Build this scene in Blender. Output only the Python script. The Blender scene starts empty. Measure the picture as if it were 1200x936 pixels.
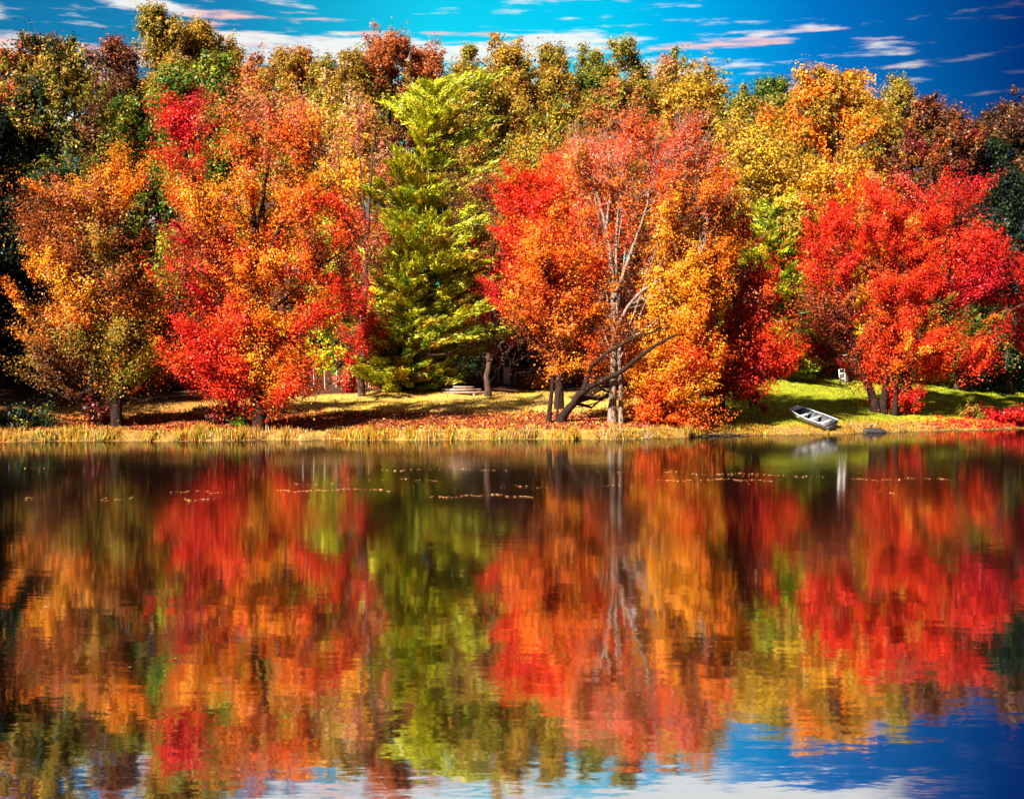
import bpy, math
import numpy as np
from mathutils import Vector

rng = np.random.default_rng(7)
S = bpy.context.scene
COL = S.collection
F, HC, YH = 1667.0, 2.9, 448.0        # focal length in photo pixels, camera height, horizon row
SUN = np.array([0.51, 0.60, -0.60]); SUN /= np.linalg.norm(SUN)

# ------------------------------------------------------------------ terrain
SHX = [-400, -120, -60, -46, -38, -31, -28, -25, -20, -13, 0, 5, 9, 14, 18, 24, 32, 60, 120, 400]
SHY = [5, 15, 30, 38, 47, 57, 65, 68.8, 70.2, 71.2, 71.6, 72.2, 75.5, 78.5, 80.5, 84, 90, 100, 80, 5]  # left end drawn inward out of view to carry the added shade trees
def shore(x):
    x = np.asarray(x, float)
    return np.interp(x, SHX, SHY) + 0.5*np.sin(x*0.55+1) + 0.28*np.sin(x*1.9) + 0.12*np.sin(x*5.1+2)
def ground(x, y):
    x = np.asarray(x, float); y = np.asarray(y, float)
    d = y - shore(x)
    s = np.interp(x, [-30, 5, 14, 60], [0.10, 0.095, 0.145, 0.15])
    bank = np.clip((d+0.6)/1.6, 0, 1); bank = bank*bank*(3-2*bank)
    z = -1.1 + 1.0*np.clip((d+5)/4.6, 0, 1) + 0.42*bank
    up = np.clip(d-0.5, 0, None)
    z = z + s*np.minimum(up, 34) + 0.20*np.clip(up-34, 0, 50) + 0.012*np.clip(up-84, 0, 400)
    z = z + np.where(d > 0.5, 0.05*np.sin(x*0.6)*np.sin(y*0.5) + 0.03*np.sin(x*1.7+y), 0)
    near = np.clip((6-y)/8, 0, 1)                 # the bank on the photographer's side
    z = z + near*1.9*(d < 0)
    return z
def at(px, py, D):
    return np.array([(px-600)/F*D, D, HC-(py-YH)/F*D])
def D_for(px, py):
    best = None
    for D in np.arange(60, 135, 0.1):
        X = (px-600)/F*D
        if D < shore(X)+0.4: continue
        y = YH + (HC-float(ground(X, D)))*F/D
        if best is None or abs(y-py) < best[0]: best = (abs(y-py), D)
    return best[1]

# ------------------------------------------------------------------ objects
def tag(o, label=None, cat=None, group=None, kind=None):
    if label: o['label'] = label
    if cat: o['category'] = cat
    if group: o['group'] = group
    if kind: o['kind'] = kind
    return o
def empty(name, loc, label, cat, group=None):
    o = bpy.data.objects.new(name, None); COL.objects.link(o)
    o.location = [float(v) for v in loc]
    o.empty_display_size = 0.3
    return tag(o, label, cat, group)
def build(name, verts, faces, mat, parent=None, cols=None, smooth=False, origin=None):
    """one mesh object; faces (m,4) array, -1 in the last column marks a triangle"""
    v = np.asarray(verts, np.float32)
    if origin is not None: v = v - np.asarray(origin, np.float32)
    f = np.asarray(faces, np.int32)
    me = bpy.data.meshes.new(name)
    tri = (f[:, 3] < 0)
    tot = np.where(tri, 3, 4).astype(np.int32)
    loops = f.reshape(-1); loops = loops[loops >= 0]
    me.vertices.add(len(v)); me.vertices.foreach_set('co', v.reshape(-1))
    me.loops.add(len(loops)); me.loops.foreach_set('vertex_index', loops.astype(np.int32))
    me.polygons.add(len(f))
    st = np.concatenate([[0], np.cumsum(tot)[:-1]]).astype(np.int32)
    me.polygons.foreach_set('loop_start', st)
    if smooth: me.polygons.foreach_set('use_smooth', np.ones(len(f), bool))
    if cols is not None:
        c = np.ones((len(f), 4), np.float32); c[:, :3] = cols
        a = me.attributes.new('tint', 'FLOAT_COLOR', 'FACE'); a.data.foreach_set('color', c.reshape(-1))
    me.update(calc_edges=True); me.validate()
    if mat: me.materials.append(mat)
    o = bpy.data.objects.new(name, me); COL.objects.link(o)
    if parent is not None: o.parent = parent
    return o
class MB:
    def __init__(s): s.v = []; s.f = []; s.n = 0
    def add(s, v, f):
        v = np.asarray(v, float); f = np.asarray(f, int)
        s.v.append(v); s.f.append(np.where(f < 0, -1, f+s.n)); s.n += len(v)
    def tube(s, pts, rad, k=6, cap=True):
        pts = np.asarray(pts, float); n = len(pts); rad = np.broadcast_to(np.asarray(rad, float), (n,))
        tg = np.gradient(pts, axis=0); tg /= np.linalg.norm(tg, axis=1)[:, None]+1e-9
        ref = np.where(np.abs(tg[:, 2:3]) > 0.9, [[1., 0, 0]], [[0, 0, 1.]])
        a = np.cross(tg, ref); a /= np.linalg.norm(a, axis=1)[:, None]+1e-9
        for i in range(1, n):
            if np.dot(a[i], a[i-1]) < 0: a[i] = -a[i]
        b = np.cross(tg, a)
        th = np.arange(k)*2*math.pi/k
        ring = pts[:, None] + rad[:, None, None]*(a[:, None]*np.cos(th)[None, :, None] + b[:, None]*np.sin(th)[None, :, None])
        i = np.arange(n-1)[:, None]*k; j = np.arange(k)[None]; j2 = (j+1) % k
        f = np.stack([i+j, i+j2, i+k+j2, i+k+j], -1).reshape(-1, 4)
        s.add(ring.reshape(-1, 3), f)
        if cap and k == 4:
            s.add(ring[0], [[3, 2, 1, 0]]); s.add(ring[-1], [[0, 1, 2, 3]])
    def box(s, c, sz, rot=None):
        c = np.asarray(c, float); h = np.asarray(sz, float)/2
        v = np.array([[x, y, z] for z in (-1, 1) for y in (-1, 1) for x in (-1, 1)], float)*h
        if rot is not None: v = v @ np.asarray(rot).T
        s.add(v+c, [[0, 2, 3, 1], [4, 5, 7, 6], [0, 1, 5, 4], [2, 6, 7, 3], [0, 4, 6, 2], [1, 3, 7, 5]])
    def out(s, name, mat, parent=None, smooth=False, origin=None):
        return build(name, np.concatenate(s.v), np.concatenate(s.f), mat, parent, None, smooth, origin)

# ------------------------------------------------------------------ node maths
class E:
    nt = None
    def __init__(s, sock): s.s = sock
    @staticmethod
    def m(op, *a, clamp=False):
        n = E.nt.nodes.new('ShaderNodeMath'); n.operation = op; n.use_clamp = clamp
        for i, x in enumerate(a):
            if isinstance(x, E): E.nt.links.new(x.s, n.inputs[i])
            else: n.inputs[i].default_value = x
        return E(n.outputs[0])
    def __add__(s, o): return E.m('ADD', s, o)
    __radd__ = __add__
    def __sub__(s, o): return E.m('SUBTRACT', s, o)
    def __rsub__(s, o): return E.m('SUBTRACT', o, s)
    def __mul__(s, o): return E.m('MULTIPLY', s, o)
    __rmul__ = __mul__
    def __truediv__(s, o): return E.m('DIVIDE', s, o)
    def step(s, a, b):                                   # smooth 0..1 from a to b
        n = E.nt.nodes.new('ShaderNodeMapRange'); n.interpolation_type = 'SMOOTHSTEP'
        E.nt.links.new(s.s, n.inputs[0]); n.inputs[1].default_value = a; n.inputs[2].default_value = b
        return E(n.outputs[0])
def node(t, **kw):
    n = E.nt.nodes.new(t)
    for k, v in kw.items():
        if k in n.inputs: 
            if isinstance(v, E): E.nt.links.new(v.s, n.inputs[k])
            elif hasattr(v, 'links') or hasattr(v, 'is_linked'): E.nt.links.new(v, n.inputs[k])
            else: n.inputs[k].default_value = v
        else: setattr(n, k, v)
    return n
def xyz(x, y, z):
    n = E.nt.nodes.new('ShaderNodeCombineXYZ')
    for i, v in enumerate((x, y, z)):
        if isinstance(v, E): E.nt.links.new(v.s, n.inputs[i])
        else: n.inputs[i].default_value = v
    return n.outputs[0]
def mixc(fac, a, b, mode='MIX'):
    n = E.nt.nodes.new('ShaderNodeMix'); n.data_type = 'RGBA'; n.blend_type = mode
    for i, v in ((0, fac), (6, a), (7, b)):
        if isinstance(v, E): E.nt.links.new(v.s, n.inputs[i])
        elif hasattr(v, 'is_linked'): E.nt.links.new(v, n.inputs[i])
        elif i == 0: n.inputs[i].default_value = v
        else: n.inputs[i].default_value = (*v, 1)
    return n.outputs[2]
def ramp(fac, stops):
    n = E.nt.nodes.new('ShaderNodeValToRGB'); E.nt.links.new(fac.s if isinstance(fac, E) else fac, n.inputs[0])
    el = n.color_ramp.elements
    while len(el) < len(stops): el.new(0.5)
    for e, (p, c) in zip(el, stops): e.position = p; e.color = (*c, 1)
    return n.outputs[0]
def material(name):
    m = bpy.data.materials.new(name); m.use_nodes = True
    m.node_tree.nodes.clear(); E.nt = m.node_tree
    o = m.node_tree.nodes.new('ShaderNodeOutputMaterial')
    return m, o
def link(a, b): E.nt.links.new(a, b)

# ------------------------------------------------------------------ materials
def leaf_mat(name, trans=0.32, gloss=0.015):
    m, o = material(name)
    c = node('ShaderNodeAttribute', attribute_name='tint').outputs['Color']
    d = node('ShaderNodeBsdfDiffuse', Color=c).outputs[0]
    t = node('ShaderNodeBsdfTranslucent', Color=c).outputs[0]
    g = node('ShaderNodeBsdfGlossy', Roughness=0.42).outputs[0]
    m1 = node('ShaderNodeMixShader'); m1.inputs[0].default_value = trans; link(d, m1.inputs[1]); link(t, m1.inputs[2])
    m2 = node('ShaderNodeMixShader'); m2.inputs[0].default_value = gloss; link(m1.outputs[0], m2.inputs[1]); link(g, m2.inputs[2])
    link(m2.outputs[0], o.inputs[0]); return m
LEAF = leaf_mat('autumn_leaf')
NEEDLE = leaf_mat('pine_needle', 0.22, 0.03)
BLADE = leaf_mat('grass_blade', 0.35, 0.03)
LITTER = leaf_mat('fallen_leaf', 0.1, 0.02)
def rough_mat(name, c1, c2, scale=3.0, stretch=(1, 1, 1), rough=0.9, bump=0.02, c3=None, metal=0.0):
    m, o = material(name)
    tc = node('ShaderNodeTexCoord').outputs['Object']
    mp = node('ShaderNodeMapping', Vector=tc, Scale=stretch).outputs[0]
    n = node('ShaderNodeTexNoise', Vector=mp, Scale=scale, Detail=6.0, Roughness=0.65)
    st = [(0.3, c1), (0.7, c2)] if c3 is None else [(0.28, c1), (0.55, c2), (0.72, c3)]
    c = ramp(n.outputs[0], st)
    b = node('ShaderNodeBump', Height=n.outputs[0], Distance=bump)
    p = node('ShaderNodeBsdfPrincipled', Roughness=rough, Metallic=metal)
    if metal == 0 and rough > .8: p.inputs['Specular IOR Level'].default_value = .08
    link(c, p.inputs['Base Color']); link(b.outputs[0], p.inputs['Normal'])
    link(p.outputs[0], o.inputs[0]); return m
BARK = rough_mat('dark_bark', (0.009, 0.005, 0.004), (0.040, 0.021, 0.015), 5, (3, 3, 0.6), bump=0.05)
BARKP = rough_mat('pale_bark', (0.09, 0.055, 0.04), (0.33, 0.235, 0.175), 3, (2, 2, 0.6), bump=0.03)
BARKM = rough_mat('grey_bark', (0.03, 0.017, 0.013), (0.11, 0.062, 0.045), 4, (2, 2, 0.6), bump=0.03)
LITLOOKWOOD = rough_mat('wood_with_painted_light', (0.50, 0.41, 0.34), (0.74, 0.64, 0.55), 6, (1, 1, 5))  # weathered wood lightened in its colour to stand in for sunlight on the gate
OLDWOOD = rough_mat('weathered_wood', (0.28, 0.20, 0.15), (0.55, 0.42, 0.34), 6, (1, 1, 5))
WHITEWOOD = rough_mat('white_painted_wood', (0.62, 0.58, 0.56), (0.82, 0.79, 0.76), 4)
WETWOOD = rough_mat('wet_dark_wood', (0.012, 0.01, 0.01), (0.05, 0.035, 0.03), 5, rough=0.5)
STONE = rough_mat('pale_plank', (0.17, 0.105, 0.085), (0.38, 0.26, 0.21), 3)
ALU = rough_mat('worn_aluminium', (0.09, 0.09, 0.10), (0.30, 0.29, 0.29), 4, rough=0.45, bump=0.003)
ALUW = rough_mat('bare_bright_aluminium', (0.40, 0.39, 0.38), (0.66, 0.64, 0.62), 4, rough=0.4, bump=0.003)
ALUD = rough_mat('dark_boat_paint', (0.02, 0.022, 0.03), (0.06, 0.06, 0.075), 4, rough=0.6, bump=0.003)

# ------------------------------------------------------------------ palettes (leaf reflectances)
C = dict(
    red=(.62, .022, .008), crimson=(.52, .010, .020), scarlet=(.72, .044, .008), verm=(.78, .100, .009),
    orange=(.78, .185, .009), amber=(.77, .29, .011), yellow=(.68, .38, .018), gold=(.40, .225, .016),
    oldgold=(.30, .165, .018), olive=(.19, .165, .016), green=(.07, .12, .012), bgreen=(.17, .25, .012),
    lime=(.56, .54, .014), russet=(.38, .105, .03), brown=(.17, .065, .022), dgreen=(.018, .036, .012),
    maroon=(.17, .014, .016), pink=(.58, .155, .085), tan=(.52, .31, .13), black=(.008, .012, .010),  # black: leaf colour darkened to stand in for the dark picture edges
    dbrown=(.07, .024, .012), rust=(.30, .07, .014), ygreen=(.34, .33, .014))
P = lambda s: [(C[k], float(w)) for k, w in (a.split(':') for a in s.split())]

# ------------------------------------------------------------------ foliage
def unit(a): return a/(np.linalg.norm(a, axis=-1, keepdims=True)+1e-9)
def leaves(cen, rad, per, size, pal, flat=0.8, outw=0.75, up=0.15, long=1.35, jit=0.28, r=None, cvec=None, mix=0.12, wid=.42, dirs=None, elong=1.6, align=0.0):
    """cen (n,3) clump centres, rad (n,) clump radii -> leaf quads with a normal that leans away from the clump's middle"""
    n = len(cen); tot = n*per
    ci = np.repeat(np.arange(n), per)
    d = unit(rng.normal(size=(tot, 3)))
    rr = np.cbrt(rng.uniform(0.05, 1, tot))*rad[ci]
    off = d*rr[:, None]; off[:, 2] *= flat
    if dirs is not None:                          # a ragged spray along its twig instead of a round clump
        gq = np.clip(rng.normal(size=(tot, 3)), -1.7, 1.7)*0.33; gq[:, 2] *= flat
        off = gq*rad[ci][:, None]+dirs[ci]*(np.clip(rng.normal(size=tot), -1.7, 1.7)*0.45*elong*rad[ci])[:, None]
        d = unit(off)
    p = cen[ci]+off
    nrm = unit(outw*d + (1-outw)*unit(rng.normal(size=(tot, 3)))*1.3 + np.array([0, 0, up]))
    t = unit(np.cross(nrm, unit(rng.normal(size=(tot, 3)))))
    if align: t = unit(dirs[ci]*align+unit(rng.normal(size=(tot, 3)))*(1-align)); nrm = unit(nrm-t*(nrm*t).sum(1)[:, None])
    b = np.cross(nrm, t)
    s = size*rng.uniform(0.6, 1.35, tot)[:, None]
    v = np.stack([p-t*s*long*.5, p+b*s*wid-t*s*.05, p+t*s*long*.5, p-b*s*wid-t*s*.05], 1)
    names = np.array([c for c, w in pal]); w = np.array([w for c, w in pal]); w = w/w.sum()
    if cvec is None: cvec = rng.choice(len(pal), n, p=w)
    li = cvec[ci].copy()
    sw = rng.random(tot) < mix; li[sw] = rng.choice(len(pal), sw.sum(), p=w)
    col = names[li]*np.exp(rng.normal(0, jit, (tot, 1)))
    col = col*np.exp(rng.normal(0, 0.10, (tot, 3)))
    return v.reshape(-1, 3), np.clip(col, 0.003, 0.9)
def quads(n): return np.arange(n*4).reshape(-1, 4)
def noise_dirs(n=5):
    return unit(rng.normal(size=(n, 3))), rng.uniform(2, 5, n), rng.uniform(0, 6.28, n)
def path(a, b, sag, k=6, wig=0.05):
    a = np.asarray(a, float); b = np.asarray(b, float)
    t = np.linspace(0, 1, k)[:, None]
    L = np.linalg.norm(b-a)
    p = a+(b-a)*t
    p[:, 2] += (np.sin(t[:, 0]*math.pi))*sag*L
    w = rng.normal(size=(k, 3))*wig*L; w[0] = 0; w[-1] = 0
    return p+w*np.sin(t*math.pi)
def limbs(mb, stems, targets, r_base, kk=5, twig=0, twl=1.0, sag=0.06, thin=1.0, uptw=0.5):
    """limbs from the nearest lower point of a stem to clump middles, with twigs fanning out of each limb's end"""
    sp = np.concatenate([s[0] for s in stems]); sr = np.concatenate([s[1] for s in stems])
    for T in targets:
        hd = np.linalg.norm(sp[:, :2]-T[:2], axis=1)
        want = np.maximum(T[2]-0.75*hd, sp[0, 2]+.24*(sp[:, 2].max()-sp[0, 2]))
        cost = np.abs(sp[:, 2]-want)+0.7*hd
        i = int(np.argmin(cost)); A = sp[i]
        L = np.linalg.norm(T-A)
        if L < 0.3: continue
        r0 = min(sr[i]*0.75, 0.022*L+0.012)*thin
        p = path(A, T, -sag, kk+1)
        mb.tube(p, np.linspace(r0, max(0.010, r0*.25), len(p)), 4, cap=False)
        for q in range(twig):
            j = rng.integers(len(p)//2, len(p))
            dirv = unit(unit(T-A)*0.8+rng.normal(size=3)*0.55+np.array([0, 0, uptw]))
            e = p[j]+dirv*twl*rng.uniform(.5, 1.2)
            tw = path(p[j], e, 0.02, 4, 0.06)
            mb.tube(tw, np.linspace(max(.012, r0*.3), .006, 4), 3, cap=False)
def stem_px(pts, D, r0, r1, n=14, depth=None):
    """a stem drawn through photo pixels at distance D, resampled smooth"""
    q = np.array([at(x, y, D) for x, y in pts])
    if depth is not None: q[:, 1] += np.asarray(depth)
    s = np.linspace(0, 1, len(q)); t = np.linspace(0, 1, n)
    w = np.stack([np.interp(t, s, q[:, i]) for i in range(3)], 1)
    for _ in range(2): w[1:-1] = (w[:-2]+2*w[1:-1]+w[2:])/4
    w[1:-1] += rng.normal(size=(n-2, 3))*r0*0.15
    rad = np.linspace(r0, r1, n); rad[0] *= 1.45; rad[1] *= 1.12
    return w, rad

# a foreground tree: stems and lobes given where they stand in the picture, at real distance D
def fore_tree(name, label, cat, D, stems, lobes, leaf=0.17, per=90, bark=BARK, nlimb=40, twig=3, twl=1.2, group=None, base=None, thin=1.0, stem_r=0.2, mat=LEAF, flat=0.7):
    bx = stems[0][0][0]
    o = empty(name, (base if base is not None else (at(bx[0], bx[1], D)[0], D, float(ground(at(bx[0], bx[1], D)[0], D)))), label, cat, group)
    org = np.array(o.location)
    ss = []
    for k, st in enumerate(stems):
        pts, r0 = st[0], st[1]
        dep = st[2] if len(st) > 2 else None
        w, rad = stem_px(pts, D, r0, r0*0.28, 16, dep)
        if k == 0 or pts[0][1] > 455:
            w[0, 2] = float(ground(w[0, 0], w[0, 1]))-0.25
        ss.append((w, rad))
    V = []; CC = []; T = []; SPI = []; sp_all = np.concatenate([w for w, r_ in ss])
    for lb in lobes:
        cx, cy, rx, ry, pal, n = lb[:6]
        opt = lb[6] if len(lb) > 6 else {}
        n = int(n*1.75); c = at(cx, cy, D); c[1] += opt.get('dz', 0)
        R = np.array([rx/F*D, opt.get('rz', 0.8*min(rx, 1.2*ry)/F*D), ry/F*D])
        d = unit(rng.normal(size=(n, 3)))
        nd, nf, ph = noise_dirs()
        lump = 1+0.16*sum(np.sin(d@nd[i]*nf[i]+ph[i]) for i in range(5))/1.6
        rr = rng.uniform(opt.get('inner', 0.25), 1, n)**0.6*lump
        cen = c+d*rr[:, None]*R
        m = max(3, n//7); e = cen[:m]                      # most sprays hang along a few limbs, with gaps between them
        he = np.linalg.norm(sp_all[None, :, :2]-e[:, None, :2], axis=2)
        be = sp_all[np.argmin(np.abs(sp_all[None, :, 2]-(e[:, None, 2]-.75*he))+.7*he, axis=1)]
        e = e+(e-c)/R*np.array([.25, .25, .25]); be = np.maximum(be, np.array([-1e9, -1e9, org[2]+1.2]))
        li = rng.integers(0, m, n); f = 1.03-.62*rng.random(n)**1.5
        along = be[li]+(e[li]-be[li])*f[:, None]; along[:, 2] += .06*np.sin(f*3.1)*np.linalg.norm(e-be, axis=1)[li]
        Lg = np.linalg.norm(e-be, axis=1)[li][:, None]
        along = along+rng.normal(size=(n, 3))*np.minimum(.45, .03+.07*Lg)
        inside = (np.abs((along-c)/R)**2).sum(1) < 2.2
        cen = np.where(((rng.random(n) < .72) & inside)[:, None], along, cen)
        g = ground(cen[:, 0], cen[:, 1])+0.15
        cen[:, 2] = np.maximum(cen[:, 2], g+rng.uniform(0, .5, n))
        cr = opt.get('cr', 0.62)*np.exp(rng.normal(-.02, .45, n))
        pp = max(8, int(per*1.6*opt.get('dens', 1.0)))
        # colour varies in patches across the lobe
        pl = P(pal); w = np.array([x for _, x in pl]); cw = np.cumsum(w/w.sum())
        f2 = sum(np.sin(cen@nd[i]*0.55+ph[i]) for i in range(5)); f2 = f2.argsort().argsort()/n
        cv = np.searchsorted(cw, np.clip(0.78*f2+0.22*rng.random(n), 0, .999))
        hd = np.linalg.norm(sp_all[None, :, :2]-cen[:, None, :2], axis=2)
        bi = np.argmin(np.abs(sp_all[None, :, 2]-(cen[:, None, 2]-.7*hd))+.7*hd, axis=1)
        dr = unit(unit(cen-sp_all[bi])+unit(rng.normal(size=(n, 3)))*.45+np.array([0, 0, .22]))
        v, col = leaves(cen, cr, pp, .52*leaf*opt.get('ls', 1), pl, cvec=cv, jit=.2, flat=opt.get('flat', flat), dirs=dr, elong=2.0, outw=.6)
        SPI.append((cen-dr*(cr*rng.uniform(1.4, 2.6, n))[:, None], cen+dr*(cr*rng.uniform(.6, 1.2, n))[:, None]))
        keep = np.repeat(v.reshape(-1, 4, 3)[:, :, 2].min(1) > -0.0, 4)
        V.append(v[keep]); CC.append(col[keep[::4]])
        pick = rng.choice(n, min(n, max(2, int(nlimb*n/sum(l[5]*1.5 for l in lobes)))), replace=False)
        T.append(cen[pick])
    T = np.concatenate(T); SA = np.concatenate([a for a, b in SPI]); SB = np.concatenate([b for a, b in SPI])
    for k, (w, rad) in enumerate(ss):
        mb = MB(); mb.tube(w, rad, 9)
        mine = [t for t in T if np.argmin([np.min(np.linalg.norm((s[0]-t)*[1, 1, .6], axis=1)) for s in ss]) == k]
        limbs(mb, [(w, rad)], mine, rad[0], twig=twig, twl=twl, thin=thin)
        mb.out('trunk' if k == 0 or w[0, 2] < org[2]+.8 else 'limb', bark, o, True, org)
    mb = MB()
    for q in range(len(SA)):
        if SA[q, 2] > 0.6: mb.tube([SA[q], (SA[q]+SB[q])/2+rng.normal(size=3)*.05, SB[q]], [.017, .012, .006], 3, cap=False)
    mb.out('twigs', bark, o, True, org)
    V = np.concatenate(V); CC = np.concatenate(CC)
    build('crown', V, quads(len(CC)), mat, o, CC, False, org)
    return o

# a forest tree: an uneven dome of clumps
def forest_tree(name, label, cx, top, hw, bot, D, pal, n=95, per=92, leaf=0.16, cr=0.74, group='trees of the forest behind the lawn', cat='tree', shape=0.5, bark=BARKM, nlimb=16, gap=0.0, pal_top=None):
    X = (cx-600)/F*D
    gz = float(ground(X, D))
    o = empty(name, (X, D, gz), label, cat, group)
    org = np.array([X, D, gz])
    zt = at(cx, top, D)[2]; zb = max(at(cx, bot, D)[2], gz+0.8)
    W = hw/F*D*1.14; n = int(n*3.4)
    Hh = zt-zb
    t = rng.random(n)**1.25
    phi = rng.uniform(0, 6.283, n)
    prof = np.minimum(1, (t*2.0+0.05)**shape)*(1-0.35*np.clip(t-.6, 0, 1)/.4)
    ph = rng.uniform(0, 6.28, 6)
    lump = 1+0.17*np.sin(3*phi+ph[0]+6*t)+0.17*np.sin(2*phi+ph[1]-9*t)+0.15*np.sin(5*phi+ph[2]+13*t)
    ro = W*prof*lump*(0.30+0.70*np.sqrt(rng.random(n)))*np.where(rng.random(n) < .06, 1.22, 1)
    topj = 1+0.05*np.sin(phi*2+ph[3])+0.04*np.sin(phi*3+ph[4])+rng.normal(0, .012, n)
    cen = np.stack([X+ro*np.cos(phi), D+ro*np.sin(phi)*0.9, zb+Hh*(1-t)*np.where(t < .35, topj*0.97, 1)], 1)
    m = max(7, int(5+W*1.6)); lobe = rng.integers(0, m, n); grp = rng.random(n) < .55
    dv = unit(rng.normal(size=(n, 3))+np.array([0, -.15, .35])); lr = W*rng.uniform(.22, .44, m)
    cen2 = cen[:m][lobe]+dv*(lr[lobe]*rng.uniform(.55, 1.05, n))[:, None]*np.array([1, 1, 1.05])
    cen2[:, 2] = np.minimum(cen2[:, 2], zt+.2)
    cen = np.where(grp[:, None], cen2, cen)
    rad = cr*np.exp(rng.normal(-.05, .33, n))
    pl = P(pal); w = np.array([x for _, x in pl]); cw = np.cumsum(w/w.sum())
    nd, nf, p2 = noise_dirs()
    f2 = sum(np.sin(cen@nd[i]*0.45+p2[i]) for i in range(5)); f2 = f2.argsort().argsort()/n
    cv = np.searchsorted(cw, np.clip(0.55*f2+0.45*rng.random(n), 0, .999))
    ax = np.stack([np.full(n, X), np.full(n, D), cen[:, 2]-.8*np.hypot(cen[:, 0]-X, cen[:, 1]-D)-.6], 1)
    dr = unit(unit(cen-ax)+unit(rng.normal(size=(n, 3)))*.4)
    v, col = leaves(cen, rad, per, leaf, pl, cvec=cv, flat=0.9, outw=0.66, dirs=dr, elong=1.05)
    build('crown', v, quads(len(col)), LEAF, o, col, False, org)
    mb = MB()
    r0 = 0.10+0.012*(zt-gz)
    p = path([X, D, gz-0.3], [X+rng.normal()*.5, D+rng.normal()*.5, zb+Hh*.8], 0, 12, 0.012)
    rad = np.linspace(r0, 0.05, 12); rad[0] *= 1.4
    mb.tube(p, rad, 7)
    limbs(mb, [(p, rad)], cen[rng.choice(n, min(n, nlimb), replace=False)], r0, twig=1)
    mb.out('trunk', bark, o, True, org)
    return o

def pine(name, label, pts, D, prof, pal, r0=0.35, levels=26, per=70, group=None, needle=0.27, asym=0.0):
    """whorls of drooping boughs; prof = (height fraction, half width in pixels) pairs"""
    bx = pts[0]; X = at(*bx, D)[0]; gz = float(ground(X, D))
    o = empty(name, (X, D, gz), label, 'pine tree', group); org = np.array([X, D, gz])
    w, rad = stem_px(pts, D, r0, 0.05, 20)
    w[0, 2] = gz-.3
    mb = MB(); mb.tube(w, rad, 9)
    cen = []; cr = []; cd = []; q0, q1 = rng.uniform(0, 6.28, 2)
    for L in range(levels):
        h = 0.10+0.89*L/(levels-1)
        h = min(.985, max(.08, h+rng.normal()*.012)); ii = h*(len(w)-1); i = int(min(ii, len(w)-2)); A = w[i]+(w[i+1]-w[i])*(ii-i)
        wl = np.interp(h, [a for a, b in prof], [b for a, b in prof])/F*D
        nb = 9 if h < .75 else 6
        a0 = rng.uniform(0, 6.28); lf = rng.uniform(.9, 1.08)
        for b in range(nb):
            if rng.random() < .22: continue
            A = w[i]+(w[i+1]-w[i])*(ii-i)+np.array([0, 0, rng.normal()*.22])
            an = a0+b*6.283/nb+rng.normal()*.2
            Lb = wl*rng.uniform(.40, 1.25)*(1+asym*math.cos(an))*lf*(1+.36*math.sin(2*an+h*13+q0)+.30*math.sin(3*an-h*21+q1))
            rise = 0.45*(h-.22)
            e = A+np.array([math.cos(an)*Lb, math.sin(an)*Lb, rise*Lb-0.05*Lb])
            p = path(A, e, -0.05, 6, 0.03)
            mb.tube(p, np.linspace(.05, .012, 6), 4, cap=False)
            m = max(2, int(Lb/0.62))
            for q in range(m):
                f = 0.30+0.70*(q+1)/m
                k = p[int(round(f*5))]
                for side in ((0,) if f > .93 else (-1, 1)):
                    c = A+(e-A)*f; c[2] = k[2]
                    c = c+np.array([-math.sin(an), math.cos(an), 0])*side*0.42*Lb*(1-f*.75)*rng.uniform(.5, 1)
                    c = c+rng.normal(size=3)*np.array([.2, .2, .28])
                    cen.append(c); cr.append(rng.uniform(.30, .72)); cd.append(unit(unit(e-A)+np.array([-math.sin(an), math.cos(an), 0])*side*.45+np.array([0, 0, .35])+rng.normal(size=3)*.15))
    cen = np.array(cen); cr = np.array(cr); n = len(cen)
    mb.out('trunk', BARK, o, True, org)
    pl = P(pal); ww = np.array([x for _, x in pl]); cw = np.cumsum(ww/ww.sum())
    nd, nf, p2 = noise_dirs()
    f2 = sum(np.sin(cen@nd[i]*0.5+p2[i]) for i in range(5)); f2 = f2.argsort().argsort()/n
    cv = np.searchsorted(cw, np.clip(0.5*f2+0.5*rng.random(n), 0, .999))
    v, col = leaves(cen, cr, per, needle, pl, flat=0.5, outw=0.45, up=0.5, long=1.7, cvec=cv, jit=.25, wid=.15, dirs=np.array(cd), elong=1.9, align=.62)
    build('crown', v, quads(len(col)), NEEDLE, o, col, False, org)
    return o

def shrub(name, label, cx, cy, rx, ry, D, pal, n=26, per=80, leaf=0.15, group=None, stems=5):
    X = (cx-600)/F*D; gz = float(ground(X, D))
    o = empty(name, (X, D, gz), label, 'shrub', group); org = np.array([X, D, gz])
    c = at(cx, cy, D); R = np.array([rx, rx*.7, ry])/F*D
    d = unit(rng.normal(size=(n, 3))); cen = c+d*R*rng.uniform(.3, 1, (n, 1))
    cen[:, 2] = np.maximum(cen[:, 2], ground(cen[:, 0], cen[:, 1])+.12)
    v, col = leaves(cen, 0.36*np.mean(R)*np.exp(rng.normal(-.1, .4, n))+.1, int(per*1.3), leaf*.8, P(pal), dirs=unit(cen-org+np.array([0, 0, .2])), elong=1.5, outw=.6)
    build('crown', v, quads(len(col)), LEAF, o, col, False, org)
    mb = MB()
    for k in range(stems):
        a = np.array([X+rng.normal()*.12*R[0], D+rng.normal()*.12*R[0], gz-.1])
        p = path(a, cen[rng.integers(n)], .05, 5, .06); mb.tube(p, np.linspace(.035, .01, 5), 4, cap=False)
    mb.out('stems', BARKM, o, True, org)
    return o

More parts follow.
